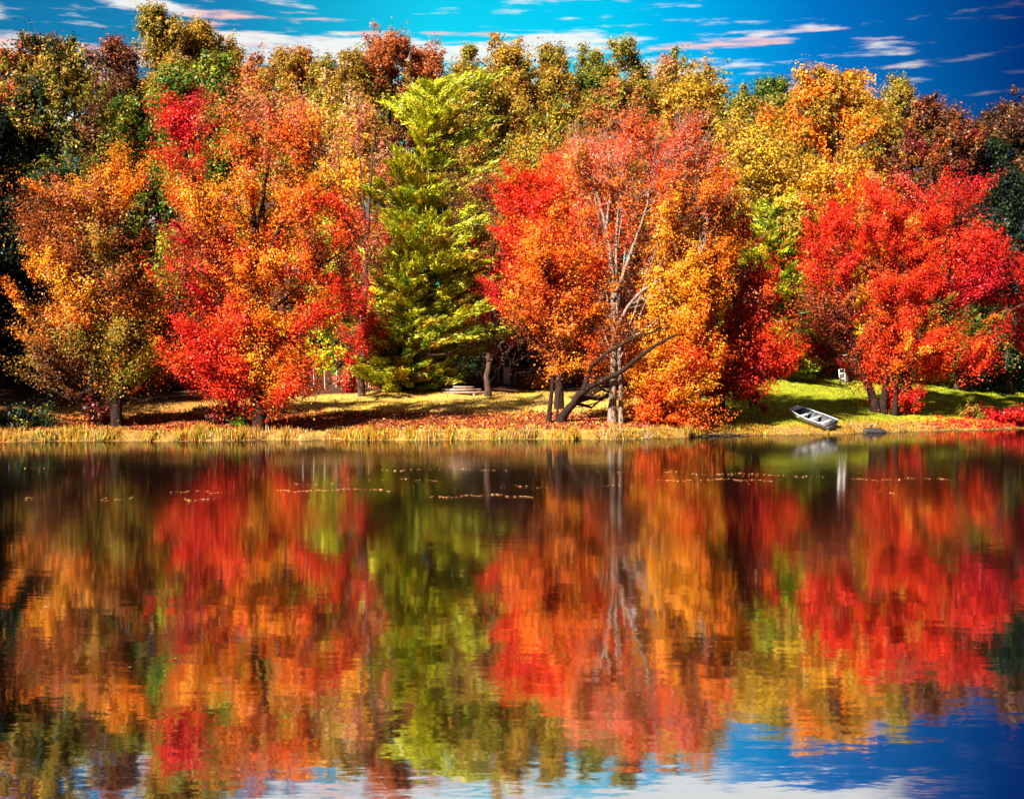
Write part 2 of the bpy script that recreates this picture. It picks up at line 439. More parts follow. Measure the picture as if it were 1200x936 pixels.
# ================================================================== THE SETTING
xs = np.unique(np.concatenate([np.linspace(-700, -70, 40), np.linspace(-70, 70, 300), np.linspace(70, 700, 40)]))
ys = np.unique(np.concatenate([np.linspace(-120, 55, 60), np.linspace(55, 112, 200), np.linspace(112, 160, 40), np.linspace(160, 900, 30)]))
gx, gy = np.meshgrid(xs, ys)
gz = ground(gx, gy)
nx, ny = len(xs), len(ys)
i = (np.arange(ny-1)[:, None]*nx+np.arange(nx-1)[None]).reshape(-1)
gf = np.stack([i, i+1, i+nx+1, i+nx], 1)
gv = np.stack([gx.ravel(), gy.ravel(), gz.ravel()], 1)
fc = gv[gf].mean(1); fx, fy = fc[:, 0], fc[:, 1]; fd = fy-shore(fx)
def sm(a, b, x): t = np.clip((x-a)/(b-a), 0, 1); return (t*t*(3-2*t))[:, None]
wob = 1.6*np.sin(fx*.45+.7)+1.1*np.sin(fx*.21+fy*.3)+.6*np.sin(fx*1.3+fy*.9)
straw = np.array([.60, .42, .08]); lawn = np.array([.245, .275, .014]); shaded_litter = np.array([.20, .055, .03])
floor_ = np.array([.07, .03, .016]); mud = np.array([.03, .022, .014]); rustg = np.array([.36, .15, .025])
gc = straw+(lawn-straw)*sm(6, 13, fx+wob*.5)
gc = gc+(rustg-gc)*sm(-14, -20, fx+wob*.6)*.8
leaf_shadow_band = sm(1.2, 2.2, fd+wob*.25)*(1-sm(7.5, 10, fd+wob*.5))*sm(-17, -13, fx+wob*.4)*(1-sm(3, 7, fx+wob*.4))  # fallen leaves and the maple's cast shadow, both painted into one dark band
gc = gc+(shaded_litter-gc)*leaf_shadow_band*.9
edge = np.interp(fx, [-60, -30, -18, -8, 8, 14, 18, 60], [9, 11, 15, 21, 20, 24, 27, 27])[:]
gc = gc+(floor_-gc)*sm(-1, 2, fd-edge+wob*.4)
gc = gc+(np.array([.42, .20, .04])-gc)*(1-sm(1.0, 3.0, fd+wob*.2))*sm(8, 12, fx)*.8
gc = gc+(np.array([.26, .155, .045])-gc)*(1-sm(.9, 1.9, fd+wob*.2))*.85
gc = gc+(mud-gc)*(1-sm(-.5, .1, fd))
m, o = material('ground_cover')
a = node('ShaderNodeAttribute', attribute_name='tint').outputs['Color']
tc = node('ShaderNodeNewGeometry').outputs['Position']
n1 = node('ShaderNodeTexNoise', Vector=node('ShaderNodeMapping', Vector=tc, Scale=(1, .45, 1)).outputs[0], Scale=1.6, Detail=8.0, Roughness=.7).outputs[0]
n2 = node('ShaderNodeTexNoise', Vector=tc, Scale=9.0, Detail=5.0, Roughness=.7).outputs[0]
c = mixc(1.0, a, ramp(n1, [(.3, (.5, .42, .35)), (.52, (1, 1, 1)), (.7, (1.45, 1.3, 1.1))]), 'MULTIPLY')
c = mixc(1.0, c, ramp(n2, [(.32, (.45, .4, .38)), (.6, (1.15, 1.12, 1.05))]), 'MULTIPLY')
p = node('ShaderNodeBsdfPrincipled', Roughness=1.0); p.inputs['Specular IOR Level'].default_value = 0.1
link(c, p.inputs['Base Color'])
link(node('ShaderNodeBump', Height=n2, Distance=.08).outputs[0], p.inputs['Normal'])
link(p.outputs[0], o.inputs[0])
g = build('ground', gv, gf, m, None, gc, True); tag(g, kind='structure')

m, o = material('still_lake_water')
pos = node('ShaderNodeNewGeometry').outputs['Position']
def ripple(sc, stretch, det=2.0):
    n = node('ShaderNodeTexNoise', Vector=node('ShaderNodeMapping', Vector=pos, Scale=stretch).outputs[0], Scale=sc, Detail=det, Roughness=.55)
    v = node('ShaderNodeVectorMath', operation='SUBTRACT'); link(n.outputs['Color'], v.inputs[0]); v.inputs[1].default_value = (.5, .5, .5)
    return v.outputs[0]
def vscale(v, k):
    n = node('ShaderNodeVectorMath', operation='SCALE'); link(v, n.inputs[0])
    if isinstance(k, E): link(k.s, n.inputs[3])
    else: n.inputs[3].default_value = k
    return n.outputs[0]
def vadd(a, b):
    n = node('ShaderNodeVectorMath', operation='ADD'); link(a, n.inputs[0]); link(b, n.inputs[1]); return n.outputs[0]
big = E(node('ShaderNodeTexNoise', Vector=node('ShaderNodeMapping', Vector=pos, Scale=(.05, .12, 1)).outputs[0], Scale=1.0, Detail=2.0).outputs[0])
w = vadd(vscale(ripple(1.0, (2.2, 6.5, 1)), big.step(.3, .7)*.013+.009), vscale(ripple(1.0, (.35, .9, 1)), .004))
w = vadd(w, vscale(ripple(1.0, (9, 26, 1)), .012))
sx = node('ShaderNodeSeparateXYZ'); link(w, sx.inputs[0])
nv = xyz(E(sx.outputs[0]), E(sx.outputs[1]), 1.0)
nn = node('ShaderNodeVectorMath', operation='NORMALIZE'); link(nv, nn.inputs[0])
ps = node('ShaderNodeSeparateXYZ'); link(pos, ps.inputs[0])
calm = E(ps.outputs[1])
gl = node('ShaderNodeBsdfGlossy', Roughness=calm.step(11, 36)*.040+.026+big.step(.35, .7)*.012); gl.inputs['Color'].default_value = (.98, .98, .98, 1); link(nn.outputs[0], gl.inputs['Normal'])
df = node('ShaderNodeBsdfDiffuse'); df.inputs['Color'].default_value = (.0015, .0012, .001, 1)
fr = node('ShaderNodeFresnel', IOR=30.0)
mx = node('ShaderNodeMixShader'); link(fr.outputs[0], mx.inputs[0]); link(df.outputs[0], mx.inputs[1]); link(gl.outputs[0], mx.inputs[2])
link(mx.outputs[0], o.inputs[0])
wy = np.array([-14., 100.]); wx = np.linspace(-160, 160, 41)
X, Y = np.meshgrid(wx, wy); wv = np.stack([X.ravel(), Y.ravel(), 0*X.ravel()], 1)
i = np.arange(40); wf = np.stack([i, i+1, i+42, i+41], 1)
tag(build('water', wv, wf, m), kind='structure')

# ---- grass and leaf litter nobody could count
def blades(name, x, y, h, wd, pal, mat=BLADE, lean=.35, cjit=.25):
    n = len(x); z = ground(x, y)
    az = rng.uniform(0, 6.283, n); d = np.stack([np.cos(az), np.sin(az), 0*az], 1)
    la = rng.uniform(0, 6.283, n); le = np.stack([np.cos(la), np.sin(la), 0*la], 1)*(h*lean*rng.random(n))[:, None]
    b = np.stack([x, y, z-.02], 1)
    tip = b+le+np.array([0, 0, 1])*h[:, None]
    md = b+le*.35+np.array([0, 0, .55])*h[:, None]
    w_ = wd*rng.uniform(.6, 1.3, n)[:, None]
    v = np.stack([b-d*w_, b+d*w_, md+d*w_*.8, md-d*w_*.8, tip], 1).reshape(-1, 3)
    k = np.arange(n)*5
    f = np.concatenate([np.stack([k, k+1, k+2, k+3], 1), np.stack([k+3, k+2, k+4, -1+0*k], 1)])
    pl = P(pal); w2 = np.array([q for _, q in pl]); cw = np.cumsum(w2/w2.sum())
    ff = np.sin(x*.8+1)+np.sin(x*.33+y*.2)+.8*np.sin(x*2.1+.5); ff = ff.argsort().argsort()/n
    c = np.array([q for q, _ in pl])[np.searchsorted(cw, np.clip(.6*ff+.4*rng.random(n), 0, .999))]
    c = np.clip(c*np.exp(rng.normal(0, cjit, (n, 1))), 0, .9)
    return build(name, v, f, mat, None, np.concatenate([c, c]))
n = 46000
x = rng.uniform(-42, 24, n); dd = rng.gamma(2.0, .38, n)-.15
x = x+.5*np.sin(x*3)
hh = rng.uniform(.10, .36, n)*(1+.5*np.sin(x*1.1)*np.sin(x*.37+2))*np.interp(x, [-42, 10, 13, 24], [1, 1, .55, .5])
kp = (np.sin(x*.9+2)+np.sin(x*2.7)+.7*np.sin(x*6.1+1)+rng.normal(0, .9, n)) > -.5
x, dd, hh = x[kp], dd[kp], hh[kp]
tag(blades('shore_grass', x, shore(x)+dd, hh, .022, 'tan:2.5 oldgold:3 orange:.6 gold:1.5 ygreen:1.1 rust:1 olive:1 tan:1.5 pink:.6'), kind='stuff')
n = 60000
x = rng.uniform(-34, 40, n); dd = rng.uniform(.8, 27, n); y = shore(x)+dd
k = dd < np.interp(x, [-60, -30, -18, -8, 8, 14, 18, 60], [9, 11, 15, 21, 20, 24, 27, 27])
x, y = x[k], y[k]; r = x > 9+1.5*np.sin(y)
tag(blades('straw_grass', x[~r], y[~r], rng.uniform(.05, .16, (~r).sum()), .022, 'gold:2 tan:4 oldgold:2 yellow:2 rust:1'), kind='stuff')
tag(blades('lawn_grass', x[r], y[r], rng.uniform(.04, .11, r.sum()), .022, 'ygreen:4 bgreen:2 lime:1 olive:2 gold:1.5 orange:.4'), kind='stuff')
def litter_(name, x, y, size, pal):
    n = len(x); z = ground(x, y)+.03+.05*rng.random(n)
    c = np.stack([x, y, z], 1)
    v, col = leaves(c, np.full(n, .01), 1, size, P(pal), outw=.1, up=1.2)
    return tag(build(name, v, quads(len(col)), LITTER, None, col), kind='stuff')
n = 30000
x = np.concatenate([rng.normal(-12, 6, n//2), rng.normal(2, 4.5, n//4), rng.uniform(-30, 11, n//4)])
y = shore(x)+2.0+np.abs(rng.normal(2.6, 2.4, n))
litter_('fallen_leaves', x, y, .13, 'red:1 maroon:4 rust:4 orange:1 russet:3 brown:4 gold:1')  # browns and maroons also stand in for shade on this strip
n = 3200
x = rng.uniform(26.5, 39, n)+rng.normal(0, 1.5, n); y = shore(x)+rng.gamma(1.6, .8, n)
litter_('fallen_red_leaves', x, y, .14, 'red:3 scarlet:3 crimson:2 orange:2')
# thin drifts of leaf bits floating on the lake
fx_, fy_ = [], []
for px0, px1, py, dn in ((25, 45, 585, 25), (115, 150, 586, 35), (200, 270, 577, 60), (210, 250, 586, 60), (325, 458, 575, 220), (340, 400, 568, 25), (400, 520, 563, 40),
                         (505, 628, 582, 200), (585, 640, 571, 30), (700, 745, 570, 30), (770, 900, 563, 170), (810, 900, 556, 70), (700, 800, 554, 40), (1000, 1110, 562, 90),
                         (1035, 1050, 578, 14), (860, 960, 558, 50), (440, 600, 551, 50), (30, 90, 549, 14), (40, 62, 717, 10), (135, 155, 782, 9), (195, 220, 781, 9)):
    D = HC*F/(py-YH); q = rng.random(dn); q = np.where(np.sin(q*40+px0) > -.55, q, np.clip(q+rng.normal(0, .06, dn), 0, 1))
    fx_.append((px0+(px1-px0)*q-600)/F*D); fy_.append(D+rng.normal(0, .10*D/37, dn)+.35*np.sin(q*7+py)+.2*np.sin(q*23))
for q in range(28):
    py = rng.uniform(530, 640); D = HC*F/(py-YH); fx_.append([(rng.uniform(-400, 1600)-600)/F*D]); fy_.append([D])
x = np.concatenate(fx_); y = np.concatenate(fy_); n = len(x)
v, col = leaves(np.stack([x, y, np.full(n, .02)], 1), np.full(n, .005), 1, .036*(y/37)[:, None], P('tan:3 pink:3 oldgold:2 rust:1'), outw=0, up=6, long=2.2)
tag(build('floating_leaves', v, quads(n), LITTER, None, col), kind='stuff')

# ================================================================== TREES AT THE WATER'S EDGE
WT = 'trees along the water\'s edge'
D1 = D_for(138, 500)
fore_tree('maple_tree', 'broad dull orange maple with green tufts, on the bank at the far left', 'tree', D1,
    [([(138, 500), (136, 440), (128, 380), (118, 300), (116, 230)], .26), ([(134, 470), (120, 430), (90, 380), (70, 320)], .12)],
    [(112, 245, 62, 52, 'orange:3 rust:4 amber:1 russet:3', 46), (105, 330, 92, 62, 'orange:3 amber:3 rust:4 oldgold:3 brown:1', 105),
     (60, 260, 38, 45, 'rust:4 orange:2 russet:2', 26), (120, 402, 84, 40, 'oldgold:3 olive:3 rust:3 orange:2 green:1', 80),
     (58, 402, 46, 46, 'rust:3 brown:3 oldgold:2', 44), (165, 420, 42, 28, 'gold:3 olive:3 orange:2 ygreen:2', 36), (150, 215, 34, 30, 'orange:3 amber:2 oldgold:2', 16, dict(dens=.6))],
    per=105, nlimb=60, group=WT, leaf=.165)
D2 = D_for(303, 503)
fore_tree('maple_tree', 'tall flame orange and red maple with a dark straight trunk, left of the pine', 'tree', D2,
    [([(303, 503), (302, 440), (300, 380), (298, 310), (297, 240), (292, 175)], .30, None),
     ([(300, 330), (318, 285), (345, 235), (362, 180), (368, 140)], .14), ([(299, 345), (270, 290), (240, 240), (222, 190)], .13),
     ([(301, 380), (340, 345), (385, 305), (425, 280)], .12), ([(300, 270), (312, 215), (318, 150), (322, 110)], .10)],
    [(300, 145, 72, 52, 'pink:4 russet:3 orange:2 verm:2 oldgold:2', 60, dict(dens=.62)), (345, 170, 55, 52, 'pink:3 verm:2 amber:2 russet:3', 40, dict(dens=.6)),
     (250, 215, 55, 55, 'red:3 verm:3 russet:2 pink:2', 40, dict(dens=.6)), (310, 250, 85, 55, 'verm:3 orange:5 amber:3 pink:1', 72, dict(dens=.8)),
     (240, 300, 55, 45, 'red:4 scarlet:2 rust:3 crimson:2', 48), (300, 330, 82, 55, 'orange:5 amber:3 scarlet:2 verm:3', 84), (375, 275, 48, 50, 'red:3 verm:3 rust:2 pink:1', 40, dict(dens=.7)),
     (385, 350, 42, 40, 'red:3 scarlet:3 orange:2', 36, dict(dens=.85)), (290, 395, 75, 50, 'scarlet:4 orange:4 amber:1.5 red:2', 78), (250, 400, 46, 40, 'red:5 scarlet:3 crimson:1', 42),
     (254, 438, 36, 24, 'red:3 crimson:2 scarlet:2', 24), (326, 424, 46, 36, 'orange:4 amber:3 scarlet:3', 60), (346, 452, 34, 15, 'verm:3 orange:3', 10, dict(dens=.6)), (268, 448, 24, 18, 'scarlet:3 red:3', 12, dict(dens=.7))],
    per=112, nlimb=120, twig=5, twl=1.3, group=WT, leaf=.16)
D2b = D_for(278, 496)
fore_tree('maple_tree', 'dark crimson maple half hidden behind the flame orange maple\'s left side', 'tree', D2b+2.5,
    [([(274, 491), (272, 430), (262, 360), (240, 280), (218, 190), (212, 130)], .26), ([(262, 360), (225, 320), (200, 270)], .1)],
    [(215, 135, 20, 28, 'crimson:5 red:2 scarlet:1', 22), (200, 128, 14, 16, 'crimson:4 red:2', 8), (230, 160, 20, 22, 'crimson:3 red:3', 14, dict(dens=.6)), (215, 260, 42, 60, 'maroon:2 russet:3 red:2', 34, dict(dens=.5)),
     (225, 360, 42, 55, 'crimson:3 maroon:3 red:3', 44), (235, 432, 40, 26, 'maroon:4 crimson:3 red:2', 34)], per=100, nlimb=36, twig=4, group=WT)
D3 = D_for(424, 460)-2
fore_tree('oak_tree', 'slender brick red oak with bare pinkish upper twigs, left of the pine', 'tree', D3,
    [([(424, 460), (425, 420), (428, 360), (430, 300), (432, 240), (436, 180), (440, 150)], .20), ([(428, 330), (410, 280), (400, 220), (394, 165)], .09), ([(430, 310), (452, 255), (470, 200), (478, 160)], .08),
     ([(430, 280), (424, 220), (420, 160), (421, 135)], .07)],
    [(426, 275, 48, 40, 'rust:3 red:3 russet:3 maroon:1 pink:1', 34, dict(dens=.6)), (452, 262, 26, 24, 'russet:3 red:2 pink:2', 9, dict(dens=.5)), (408, 345, 36, 38, 'red:4 rust:3 maroon:2', 22, dict(dens=.7)),
     (428, 388, 30, 26, 'red:4 scarlet:2 rust:2', 18, dict(dens=.9)), (418, 404, 22, 14, 'red:3 scarlet:2', 7), (425, 170, 48, 42, 'pink:4 russet:2 tan:1', 24, dict(dens=.22))],
    per=105, bark=BARKM, nlimb=60, twig=7, twl=1.8, thin=1.1, group=WT)
Dp = D_for(462, 460)
pine('pine_tree', 'big yellow green pine with drooping layered boughs, middle of the lawn\'s far edge', [(464, 462), (472, 400), (486, 300), (499, 200), (506, 98)], Dp+1.5,
     [(0, 52), (.15, 66), (.3, 70), (.5, 68), (.7, 62), (.85, 52), (.95, 38), (1, 18)], 'lime:5 ygreen:4 gold:1.5 bgreen:2 olive:1.5', levels=27, per=120, asym=.42, needle=.24)
D4 = D_for(572, 464)
fore_tree('maple_tree', 'small dark forked tree with sparse red leaves, right of the pine', 'tree', D4,
    [([(572, 464), (571, 440), (572, 415), (566, 380), (556, 345), (548, 310)], .21), ([(572, 420), (578, 390), (576, 340), (580, 280), (586, 220)], .13), ([(573, 428), (584, 405), (604, 388), (622, 390)], .09),
     ([(571, 400), (590, 350), (612, 310), (622, 270)], .07)],
    [(585, 340, 42, 34, 'red:3 scarlet:3 rust:1', 26, dict(dens=.7)), (605, 320, 34, 26, 'scarlet:3 red:3', 18, dict(dens=.8)), (575, 250, 30, 55, 'russet:3 oldgold:2 brown:2', 24, dict(dens=.35)), (600, 370, 40, 26, 'rust:3 maroon:2 brown:2', 16, dict(dens=.35)),
     (540, 240, 30, 22, 'maroon:3 russet:3 brown:2', 14, dict(dens=.6))],
    per=100, nlimb=60, twig=8, twl=1.5, bark=BARKM, group=WT)
D8 = 83.5
fore_tree('maple_tree', 'bright red maple standing behind the leaning orange tree', 'tree', D8,
    [([(655, 452), (652, 400), (645, 330), (636, 260), (628, 210)], .22), ([(650, 380), (668, 310), (684, 240)], .12), ([(650, 360), (625, 320), (606, 285)], .1)],
    [(620, 225, 38, 36, 'red:4 scarlet:4 verm:1', 38), (612, 268, 42, 32, 'scarlet:4 red:4', 38), (655, 250, 48, 48, 'red:4 scarlet:2 crimson:2', 42), (628, 320, 44, 34, 'red:4 scarlet:3', 38), (688, 200, 40, 42, 'scarlet:3 verm:3 red:2', 36),
     (600, 335, 32, 26, 'red:3 crimson:2 rust:2', 18), (690, 290, 46, 50, 'red:3 scarlet:3 rust:1', 38)],
    per=115, nlimb=50, twig=3, group=WT)
D5 = D_for(648, 496)
fore_tree('maple_tree', 'orange tree of thin dark stems and one trunk leaning right over the bank', 'tree', D5,
    [([(656, 496), (668, 474), (682, 456), (705, 446), (728, 436), (752, 410), (786, 394)], .24, (0, -.4, -.8, -1.3, -1.8, -2.3, -2.8)),
     ([(643, 496), (647, 450), (651, 400), (650, 350), (640, 300), (648, 250)], .12), ([(652, 497), (655, 460), (660, 440), (664, 400), (655, 370)], .07),
     ([(684, 455), (690, 430), (715, 410), (745, 395), (780, 385)], .13, (-.9, -1.2, -1.6, -2.0, -2.4))],
    [(655, 300, 52, 46, 'orange:4 verm:4 scarlet:2', 52, dict(dens=.85)), (640, 350, 50, 42, 'verm:4 orange:3 rust:2', 46, dict(dens=.85)), (682, 340, 40, 52, 'orange:4 verm:3 amber:1 rust:1', 50, dict(dens=.7)),
     (650, 392, 34, 28, 'rust:3 orange:3 russet:2', 34, dict(dens=.65)), (690, 395, 46, 30, 'rust:3 verm:2 orange:2', 42, dict(dens=.55)), (752, 440, 30, 24, 'orange:2 rust:3', 14, dict(dens=.5, dz=2)), (668, 425, 30, 14, 'orange:3 amber:2 rust:1', 8, dict(dens=.6))],
    per=108, nlimb=80, twig=6, twl=1.3, group=WT)
D6 = D_for(718, 497)
fore_tree('maple_tree', 'tallest red orange tree with bare pale forking trunks, centre right of the lakeshore', 'tree', D6+.6,
    [([(717, 497), (719, 440), (720, 380), (718, 330), (714, 285), (704, 240), (690, 205)], .21, None), ([(728, 498), (727, 440), (724, 400), (722, 340), (722, 270), (728, 210), (738, 160)], .12, None),
     ([(719, 350), (738, 300), (756, 250), (768, 195)], .12), ([(720, 385), (745, 345), (785, 320), (820, 300)], .10), ([(720, 395), (700, 340), (678, 290), (662, 250)], .09), ([(710, 265), (716, 220), (712, 170)], .08),
     ([(724, 400), (752, 390), (776, 370), (800, 365)], .07), ([(719, 400), (712, 350), (698, 290), (688, 235)], .06), ([(720, 390), (728, 330), (736, 270), (742, 200)], .06), ([(722, 420), (742, 370), (760, 320), (772, 280)], .055),
     ([(719, 420), (704, 380), (690, 350), (676, 330)], .05), ([(716, 330), (726, 280), (730, 230), (724, 180)], .05), ([(712, 290), (700, 250), (694, 215), (676, 180)], .045), ([(720, 430), (738, 400), (762, 340), (790, 270)], .05)],
    [(730, 180, 62, 40, 'verm:4 pink:3 orange:3 scarlet:1', 46, dict(dens=.6, dz=1)), (775, 160, 55, 34, 'verm:3 scarlet:3 pink:3', 40, dict(dens=.62)), (690, 200, 46, 42, 'verm:3 orange:3 pink:2 amber:2', 32, dict(dens=.55)), (812, 190, 42, 38, 'scarlet:4 pink:3 verm:2', 34, dict(dens=.7)),
     (800, 240, 66, 42, 'orange:4 amber:3 verm:3', 62, dict(dens=.85)), (735, 260, 60, 55, 'orange:4 pink:2 verm:3', 46, dict(dens=.42, dz=2.2)), (755, 330, 60, 50, 'verm:3 pink:3 tan:1 orange:2', 46, dict(dens=.4, dz=2.4)), (850, 225, 34, 28, 'scarlet:4 red:3', 26, dict(dens=.7, dz=3.5)), (836, 285, 40, 38, 'amber:4 orange:4 yellow:1 scarlet:1', 36, dict(dens=.8, dz=2)),
     (864, 262, 32, 28, 'red:3 scarlet:3 crimson:1', 20, dict(dz=4))],
    per=112, bark=BARKP, nlimb=170, twig=8, twl=1.7, thin=1.25, group=WT)
D6b = D_for(790, 497)
fore_tree('maple_tree', 'amber and orange maple whose leaves hang down to the water', 'tree', D6b+.3,
    [([(762, 500), (770, 460), (784, 410), (796, 350), (802, 300)], .2), ([(770, 450), (812, 410), (846, 370)], .1)],
    [(794, 345, 54, 46, 'amber:4 orange:4 yellow:1', 70, dict(dz=-1.3)), (785, 400, 58, 42, 'amber:4 orange:3 yellow:1 verm:2', 66, dict(dz=-1.3)), (765, 450, 42, 42, 'orange:4 amber:3 verm:2 oldgold:1', 50, dict(dz=-1.3)), (790, 470, 46, 34, 'verm:4 orange:4 amber:2', 50, dict(dz=-1.3)), (808, 442, 28, 36, 'orange:3 scarlet:3 verm:3', 38, dict(dz=-1.3)),
     (820, 300, 55, 30, 'amber:3 orange:4', 40, dict(dz=-1.3))], per=115, nlimb=40, twig=3, group=WT, leaf=.165)
D7 = D_for(838, 474)
fore_tree('maple_tree', 'scarlet maple with a low dark trunk leaning right over the lawn behind the amber one', 'tree', D7-3.5,
    [([(826, 478), (838, 468), (850, 452), (858, 420), (862, 370), (858, 310)], .3), ([(845, 460), (868, 430), (895, 400)], .14), ([(838, 468), (820, 430), (815, 370)], .14)],
    [(850, 345, 55, 40, 'scarlet:4 red:3 pink:2 verm:2', 58, dict(dz=-3.0)), (845, 395, 62, 42, 'scarlet:4 red:4 verm:2', 72, dict(dz=-3.0)), (880, 400, 42, 38, 'red:4 scarlet:4', 44, dict(dz=-3.0)), (868, 438, 42, 22, 'red:4 crimson:2 scarlet:2', 34, dict(dz=-3.0)), (905, 425, 22, 18, 'scarlet:3 red:3', 12, dict(dz=-3.0)), (872, 330, 26, 30, 'scarlet:3 red:4', 18, dict(dz=-3.0)),
     (830, 435, 32, 28, 'scarlet:4 verm:3', 26, dict(dz=-3.0))], per=118, nlimb=46, twig=3, group=WT)
D9 = D_for(1025, 482)
fore_tree('maple_tree', 'wide red multi-stemmed maple on the lawn at right, beside the rowboat', 'tree', D9,
    [([(1027, 483), (1019, 455), (1006, 425), (992, 380), (978, 330), (970, 280)], .28), ([(1034, 480), (1040, 440), (1044, 390), (1046, 330), (1050, 270)], .24, None), ([(1077, 476), (1072, 445), (1064, 415), (1072, 370), (1090, 310), (1100, 260)], .27, (2, 2, 2, 1.5, 1, .5)),
     ([(1048, 478), (1050, 440), (1062, 400), (1040, 350), (1022, 300)], .16), ([(1070, 430), (1095, 390), (1125, 350), (1145, 320)], .14, (1.8, 1.5, 1, .5))],
    [(1020, 262, 70, 48, 'scarlet:3 orange:1 red:6 rust:1', 74), (975, 270, 40, 40, 'red:3 scarlet:3 verm:2', 36), (1090, 262, 66, 48, 'scarlet:2 red:6 crimson:2', 72), (1055, 330, 74, 52, 'orange:2 verm:3 scarlet:3 red:3 olive:1', 90), (975, 330, 40, 58, 'red:4 rust:3 maroon:1', 54),
     (1140, 310, 52, 58, 'crimson:5 red:5 scarlet:1', 76), (1165, 350, 30, 52, 'crimson:4 red:3', 36), (1030, 388, 30, 38, 'verm:3 orange:2 scarlet:3 rust:2', 46), (1075, 395, 56, 42, 'verm:3 orange:3 scarlet:3 amber:1', 56), (962, 398, 32, 28, 'rust:4 brown:2 red:2', 34, dict(dens=.8)),
     (1125, 390, 42, 44, 'red:3 scarlet:2 olive:2 orange:1', 30, dict(dens=.6)), (1100, 418, 22, 20, 'scarlet:4 verm:2', 16), (1020, 432, 14, 12, 'scarlet:3 verm:2', 12), (1040, 225, 40, 18, 'scarlet:3 pink:2 red:2', 18), (1150, 420, 20, 30, 'red:4 scarlet:2', 12), (966, 375, 26, 36, 'rust:3 maroon:2 brown:2', 20)],
    per=118, nlimb=90, twig=3, group=WT)
fore_tree('maple_tree', 'crimson maple cut by the right edge of the picture', 'tree', 92,
    [([(1225, 470), (1222, 420), (1215, 360), (1210, 300)], .24)],
    [(1215, 350, 36, 50, 'crimson:4 red:4', 50), (1210, 400, 26, 40, 'red:3 crimson:3', 26), (1250, 330, 50, 70, 'crimson:4 red:3', 60)], per=100, nlimb=26, twig=2, group=WT)

